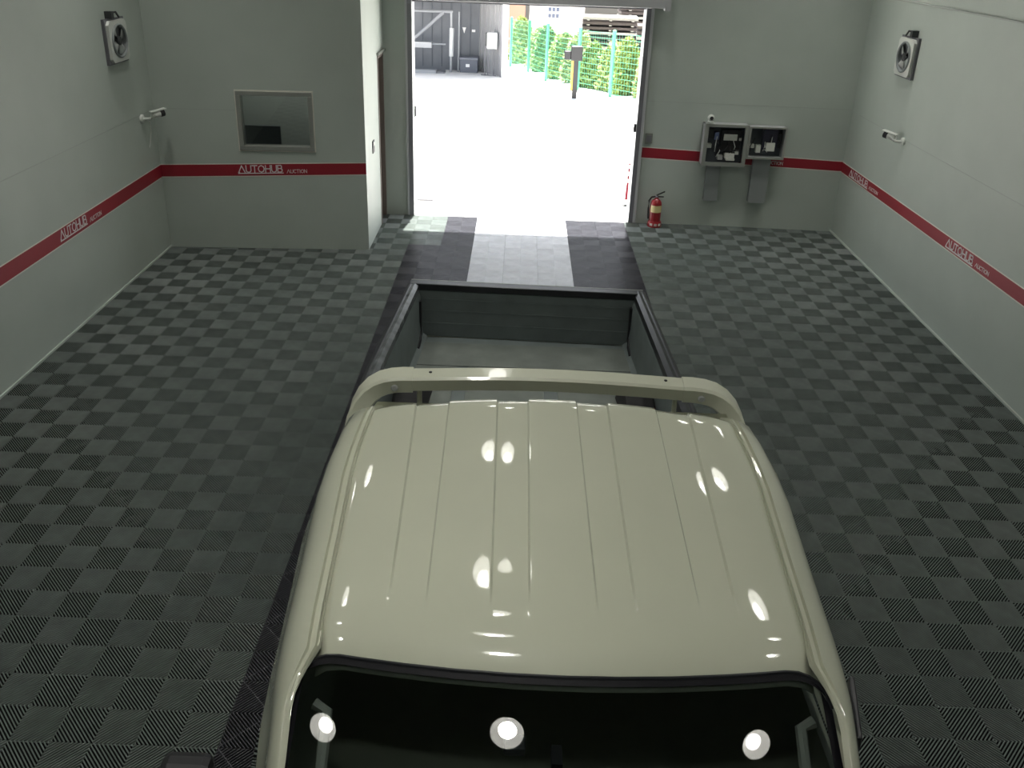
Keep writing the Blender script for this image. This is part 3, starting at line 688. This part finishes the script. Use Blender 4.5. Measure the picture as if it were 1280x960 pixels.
MB().add([(ex-.01,ey-.012,.42),(ex+.10,ey-.012,.475),(ex+.10,ey+.012,.475),(ex-.01,ey+.012,.42),(ex-.01,ey-.012,.432),(ex+.10,ey-.012,.49),(ex+.10,ey+.012,.49),(ex-.01,ey+.012,.432)], [(0,3,2,1),(4,5,6,7),(0,1,5,4),(1,2,6,5),(2,3,7,6),(3,0,4,7)]).build('lever', BLACKP, t)
MB().box(ex, ex+.09, ey-.01, ey+.01, .405, .416).build('handle', BLACKP, t)
MB().tube([(ex-.02,ey,.41),(ex-.07,ey,.40),(ex-.10,ey,.35),(ex-.10,ey,.25),(ex-.095,ey,.15),(ex-.09,ey,.10)], .012, 8).build('hose', BLACKP, t, smooth=True)

# ================================================================== OUTSIDE
def gz(y): return -.02 - .06*max(0, y-2.62)
gd = MB().add([(-40,2.355,-.02),(40,2.355,-.02),(40,2.62,-.02),(-40,2.62,-.02),(40,60,gz(60)),(-40,60,gz(60))], [(0,1,2,3),(3,2,4,5)])
ground = struct(gd.build('ground', CONC, solid=.1))
t = thing('drain_grate', (-1.41, 3.24, gz(3.24)), 'row of small dark drain slots in the concrete just outside the doorway', 'drain')
MB().box(-1.54, -1.29, 3.19, 3.29, gz(3.24)-.01, gz(3.24)+.006).build('grate_frame', mat('grate_steel', (.07,.07,.07), .8, spec=.2), t)
for k in range(7): MB().box(-1.530+.033*k, -1.507+.033*k, 3.20, 3.28, gz(3.24), gz(3.24)+.012).build('slot', BLACKP, t)

# red and white stick by the jamb
t = thing('marker_pole', (1.53, 3.33, gz(3.33)), 'thin red and white banded pole outside the right jamb', 'pole')
REDP = mat('pole_red', (.10,.004,.012), .7, spec=.2); z0 = gz(3.33)
MB().lathe([(.05,0),(.05,.02),(.015,.03)], (1.53,3.33,z0), n=12).build('pole_foot', DARKP, t)
for k, (a, b, r) in enumerate(((.03,.10,0),(.10,.36,1),(.36,.41,0),(.41,.46,1),(.46,.52,0),(.52,.57,1),(.57,.62,0),(.62,.64,1))):
    MB().tube([(1.53+.03*a,3.33,z0+a),(1.53+.03*b,3.33,z0+b)], .022, 8).build('pole_band', REDP if r else PALE, t)

# yellow and black post with a device box
px_, py_ = 1.46, 16.7; z0 = gz(py_)
t = thing('device_post', (px_,py_,z0), 'yellow and black post carrying a black box in the yard', 'post')
MB().box(px_-.04, px_+.10, py_-.06, py_+.06, z0, z0+1.12).build('post_black_side', BLACKP, t)
MB().box(px_-.10, px_-.04, py_-.05, py_+.05, z0+.25, z0+1.12).build('post_yellow_side', mat('post_yellow', (.55,.36,.05), .5), t)
MB().box(px_-.13, px_+.20, py_-.12, py_+.12, z0+1.10, z0+1.50).build('device_box', BLACKP, t, bevel=.02)
MB().box(px_-.32, px_-.13, py_-.09, py_+.09, z0+1.12, z0+1.36).build('side_box', BLACKP, t, bevel=.02)
MB().lathe([(.14,0),(.14,.02),(.1,.03)], (px_,py_,z0), n=12).build('post_foot', STEEL, t)

# neighbouring workshop bay
NB = mat('bay_cladding', (.14,.15,.17), .6, noise=(1.5,.12)); NBL = mat('bay_cladding_pale', (.36,.36,.37), .6); NBW = mat('bay_white', (.8,.8,.8), .5)
bz = gz(22.7)-.02
t = thing('workshop_building', (-4.0, 22.7, bz), 'neighbouring workshop with a dark open bay seen through the doorway', 'building')
MB().box(-10, -.62, 22.62, 23.0, 1.30, 4.6).build('front_header', NBL, t)
MB().box(-.80, -.60, 22.6, 22.85, bz, 1.30).build('corner_post', NBW, t)
MB().box(-.86, -.80, 22.66, 22.9, bz, 1.30).build('post_rail', STEEL_D, t)
MB().box(-10, -.62, 22.58, 22.64, 1.26, 1.34).build('header_trim', NBW, t)
MB().box(-10, -1.7, 24.95, 25.1, bz-.2, 4.6).build('back_wall', NB, t)
MB().add([(-.80,22.9,bz-.2),(-1.75,25.0,bz-.2),(-1.75,25.0,4.6),(-.80,22.9,4.6),(-.62,22.9,bz-.2),(-.62,25.1,bz-.2),(-.62,25.1,4.6),(-.62,22.9,4.6)], [(0,1,2,3),(4,5,6,7),(0,4,7,3),(1,5,6,2),(3,2,6,7)]).build('side_wall', NBL, t)
MB().box(-10.2, -.5, 22.5, 25.3, 4.6, 4.75).build('roof', NB, t)
MB().box(-10, -1.2, 22.9, 24.95, 1.24, 1.4).build('bay_ceiling', NB, t)
for k in range(9):
    x = -4.6 + k*.36; MB().box(x, x+.03, 24.92, 24.95, bz, 1.25).build('cladding_rib', mat('bay_rib', (.10,.11,.13), .6), t)
for k in range(5):
    f = (k+.6)/5.4; x, y = -.80-.95*f, 22.9+2.1*f; MB().box(x-.03, x+.01, y-.03, y+.03, bz, 1.25).build('side_rib', mat('bay_rib_pale', (.28,.28,.29), .6), t)
MB().box(-10.1, -10, 22.6, 25.1, bz-.2, 4.6).build('end_wall', NB, t)
# vehicle lift arm and cylinder inside the bay
LIFT = mat('lift_grey', (.30,.31,.33), .4, .2)
t = thing('lift_frame', (-2.75, 24.0, gz(24.0)), 'grey lifting frame with a diagonal brace inside the workshop bay', 'lift')
zf = gz(24.0)
MB().tube([(-4.4,24.0,.84),(-2.65,24.0,.84)], .05, 8).build('top_beam', LIFT, t)
MB().tube([(-4.2,24.0,-.25),(-3.0,24.0,.80)], .06, 8).build('diagonal_brace', LIFT, t)
MB().tube([(-2.72,24.0,zf),(-2.70,24.0,.84)], .045, 8).build('upright', LIFT, t)
MB().tube([(-2.70,23.9,-.72),(-2.68,23.9,.28)], .085, 12).build('cylinder', mat('lift_pale', (.48,.49,.50), .35), t, smooth=True)
MB().tube([(-2.45,24.1,zf),(-2.42,24.1,.84)], .03, 8).build('guide_rod', LIFT, t)
MB().box(-4.3, -3.4, 23.7, 24.0, -.42, -.22).build('arm_box', LIFT, t)
MB().tube([(-3.4,23.85,-.30),(-2.9,23.85,-.29)], .03, 8).build('arm_rod', LIFT, t)
MB().box(-4.4, -2.9, 23.3, 23.9, zf, zf+.10).build('base_plate', STEEL_D, t)
MB().box(-4.2, -3.2, 23.2, 23.5, zf, zf+.16).build('base_rail', LIFT, t)
t = thing('tool_box', (-2.1, 24.3, gz(24.3)), 'dark grey tool chest with a white sticker in the workshop bay', 'box')
MB().box(-2.38, -1.72, 24.0, 24.5, gz(24.3), gz(24.3)+.50).build('chest_body', mat('chest', (.11,.12,.15), .5), t, bevel=.02)
MB().box(-2.40, -1.70, 23.97, 24.53, gz(24.3)+.48, gz(24.3)+.56).build('chest_lid', mat('chest_lid', (.17,.18,.21), .5), t, bevel=.02)
MB().box(-2.16, -2.02, 23.985, 24.0, gz(24.3)+.22, gz(24.3)+.33).build('sticker', NBW, t)
t = thing('wall_sign', (-2.28, 24.92, .05), 'small white triangular sign on the workshop back wall', 'sign')
MB().add([(-2.36,24.90,.22),(-2.22,24.90,.22),(-2.29,24.90,0.0),(-2.36,24.93,.22),(-2.22,24.93,.22),(-2.29,24.93,0.0)], [(0,1,2),(0,1,4,3),(1,2,5,4),(2,0,3,5)]).build('sign_face', NBW, t)
t = thing('wall_notice', (-1.95, 24.92, 0), 'small white rectangular notice on the workshop back wall', 'sign')
MB().box(-2.0, -1.87, 24.90, 24.93, .06, .15).build('notice_face', NBW, t)
t = thing('control_box', (-1.02, 23.2, gz(23.2)), 'white control box on thin legs beside the workshop post', 'control box')
zb_ = gz(23.2)
MB().box(-1.35, -.98, 23.0, 23.25, -.30, .26).build('cabinet_body', NBW, t, bevel=.02)
MB().box(-1.41, -1.35, 23.0, 23.25, -.20, .24).build('side_panel', DARKP, t)
for x in (-1.30, -1.11): MB().tube([(x,23.1,zb_),(x,23.1,-.30)], .022, 6).build('leg', STEEL_D, t)
MB().tube([(-1.55,23.2,zb_+.02),(-1.0,23.0,zb_+.02)], .02, 6).build('foot_bar', STEEL_D, t)
MB().tube([(-1.33,23.1,-.1),(-1.42,23.1,-.35),(-1.44,23.1,-.9),(-1.40,23.1,zb_)], .018, 6).build('cable', STEEL_D, t, smooth=True)

# green wire fence along the yard
FG = mat('fence_green', (.10,.42,.26), .5)
FL = [(-.55,27.6),(.17,24.9),(.78,22.0),(1.72,19.25),(2.63,17.65),(3.6,16.2),(5.0,14.4),(6.6,12.6)]
t = thing('wire_fence', (1.7,19.25,gz(19.25)), 'green wire mesh fence along the edge of the yard', 'fence')
FH = 1.9
for (x,y) in FL:
    p_ = MB().tube([(x,y,gz(y)),(x,y,gz(y)+FH)], .055, 8).build('fence_post', FG, t)
    MB().lathe([(.06,0),(.06,.02),(.02,.05)], (x,y,gz(y)+FH), n=8).build('post_cap', FG, p_)
mb = MB()
for (x0,y0),(x1,y1) in zip(FL, FL[1:]):
    for k in range(12):
        h = .08 + k*.16; mb.tube([(x0,y0,gz(y0)+h),(x1,y1,gz(y1)+h)], .004, 4, cap=False)
    n = int(math.hypot(x1-x0,y1-y0)/.12)
    for k in range(1,n):
        f = k/n; x, y = x0+(x1-x0)*f, y0+(y1-y0)*f; mb.tube([(x,y,gz(y)+.04),(x,y,gz(y)+FH-.05)], .0035, 4, cap=False)
o = mb.build('wire_mesh', FG, t); o['kind'] = 'stuff'

# bushes and vines behind the fence
LEAFS = [mat('leaf_%d' % i, c, .6) for i, c in enumerate([(.27,.34,.09),(.33,.40,.13),(.20,.27,.07),(.37,.42,.17)])]
def bush(x, y, rx, ry, h, m, seed, label, dens=1.0, base=None):
    rnd = random.Random(seed); z0 = gz(y) if base is None else base
    t = thing('bush', (x,y,z0), label, 'bush', 'bushes along the yard fence')
    mb = MB(); n = int(900*dens*rx*h)
    for k in range(n):
        a = rnd.random()*6.283; u = rnd.random()**.5; zz = rnd.random()
        rr = (1 - .45*zz**2)*(.75+.25*math.sin(3*a+seed))*u
        p = Vector((x+rx*rr*math.cos(a), y+ry*rr*math.sin(a), z0+.03+h*zz*(1-.25*u*u)))
        s = rnd.uniform(.07,.14); d1 = Vector((rnd.gauss(0,1),rnd.gauss(0,1),rnd.gauss(0,.7))).normalized(); d2 = d1.cross(Vector((rnd.gauss(0,1),rnd.gauss(0,1),rnd.gauss(0,1)))).normalized()
        mb.add([p-d1*s, p+d2*s*.5, p+d1*s, p-d2*s*.5], [(0,1,2,3)])
    o = mb.build('foliage', m, t); o['kind'] = 'stuff'
    st = MB()
    for k in range(5):
        a = rnd.random()*6.283; st.tube([(x,y,z0),(x+rx*.3*math.cos(a),y+ry*.3*math.sin(a),z0+h*.4),(x+rx*.5*math.cos(a),y+ry*.5*math.sin(a),z0+h*.75)], [.02,.015,.006], 5)
    st.build('stems', mat('stem_brown', (.12,.08,.05), .8), t)
ORD = ['first','second','third','fourth','fifth','sixth','seventh','eighth','ninth','tenth','eleventh','twelfth','thirteenth','fourteenth']
for k, (x, y, rx, h) in enumerate(((-.15, 29.4, .75, 1.9),)):
    bush(x, y, rx, .6, h, LEAFS[1-k], 90+k, 'leafy green bush behind the wire fence, %s from the workshop corner' % ORD[k], 3.0)
k = 1
for (x0,y0),(x1,y1) in list(zip(FL, FL[1:]))[:6]:
    L = math.hypot(x1-x0,y1-y0); nx, ny = abs(y1-y0)/L, abs(x1-x0)/L
    for f in (.25,.75):
        off = .85 + .15*(k%2)
        x, y = x0+(x1-x0)*f+nx*off, y0+(y1-y0)*f+ny*off
        bush(x, y, (.62 if k < 7 else .50)+.06*(k%3), .62 if k < 7 else .50, 1.45+.25*((k*7)%3)/2, LEAFS[(k*3)%4], 100+k, 'leafy green bush behind the wire fence, %s from the workshop corner' % ORD[k], 3.0)
        k += 1
# rubble edge at the fence foot
STONE = mat('kerb_stone', (.42,.41,.38), .9)
rnd = random.Random(5)
for i in range(9):
    f = i/8*4.99; j = int(f); a, b = FL[j], FL[j+1]; q = f-j
    x, y = a[0]+(b[0]-a[0])*q-.12-.15*rnd.random(), a[1]+(b[1]-a[1])*q-.15
    s = .06+.06*rnd.random()
    o = MB().lathe([(s*.7,0),(s,s*.3),(s*.8,s*.7),(s*.3,s*.9)], (x,y,gz(y)), n=7).build('rubble_stone', STONE)
    tag(o, 'loose grey stone at the foot of the fence, %s from the workshop' % ORD[i], 'stone', 'stones along the fence')

# timber stacks beyond the fence
TIM = mat('timber_dark', (.07,.055,.05), .8); TIM2 = mat('timber_grey', (.32,.30,.27), .8)
def stack(x, y, L, ang, layers, zb, label, dep=1.0):
    t = thing('timber_stack', (x,y,zb), label, 'timber'); ca, sa = math.cos(ang), math.sin(ang)
    for k in range(layers):
        z = zb + .09 + k*.17
        for j in range(4):
            cx, cy = x - sa*(j-1.5)*dep/4, y + ca*(j-1.5)*dep/4
            MB().obox((cx, cy, z), (ca*L/2, sa*L/2, 0), (-sa*dep*.105, ca*dep*.105, 0), (0,0,.045)).build('plank', TIM if k%3 else TIM2, t)
        for e in (-.4, 0, .4):
            cx, cy = x+ca*L*e, y+sa*L*e; MB().obox((cx,cy,z-.065), (-sa*dep/2, ca*dep/2, 0), (ca*.05, sa*.05, 0), (0,0,.02)).build('bearer', TIM2, t)
stack(5.0, 20.9, 2.6, -.10, 12, gz(20.9), 'tall stack of dark planks behind the fence, nearest the right jamb')
stack(3.1, 24.3, 2.0, -.05, 13, gz(24.3), 'stack of weathered planks behind the fence post in the middle', 1.2)
stack(5.4, 27.0, 3.4, .02, 15, gz(27.0), 'long high stack of planks at the back of the timber yard', 1.4)
# far houses
FW_ = mat('house_white', (.75,.74,.70), .8)
t = thing('far_house', (2.4, 46, gz(46)), 'pale far house with a column of dark windows above the fence', 'house')
MB().box(.3, 3.6, 46, 50, gz(46)-.3, 3.2).build('wall', FW_, t)
MB().box(.0, 3.9, 45.7, 50.3, 3.2, 3.5).build('roof', mat('house_roof', (.35,.33,.32), .8), t)
for zz in (-1.15, -.78, -.41, -.04):
    for xx in (1.40, 1.64, 1.88):
        f_ = MB().box(xx, xx+.18, 45.95, 46.02, zz, zz+.22).build('window', mat('house_window', (.05,.07,.12), .2), t)
t = thing('brick_hut', (-.35, 40, gz(40)), 'small reddish brown hut behind the workshop corner', 'hut')
MB().box(-1.6, .0, 40, 42, gz(40)-.2, .4).build('wall', mat('hut_brick', (.34,.17,.12), .8), t)
MB().add([(-1.8,39.8,.4),(.2,39.8,.4),(.2,42.2,.4),(-1.8,42.2,.4),(-1.8,41,.9),(.2,41,.9)], [(0,1,5,4),(2,3,4,5),(0,4,3),(1,2,5),(0,3,2,1)]).build('roof', mat('hut_roof', (.20,.10,.08), .8), t)

for o in SC.objects:
    if 'base' in o: del o['base']
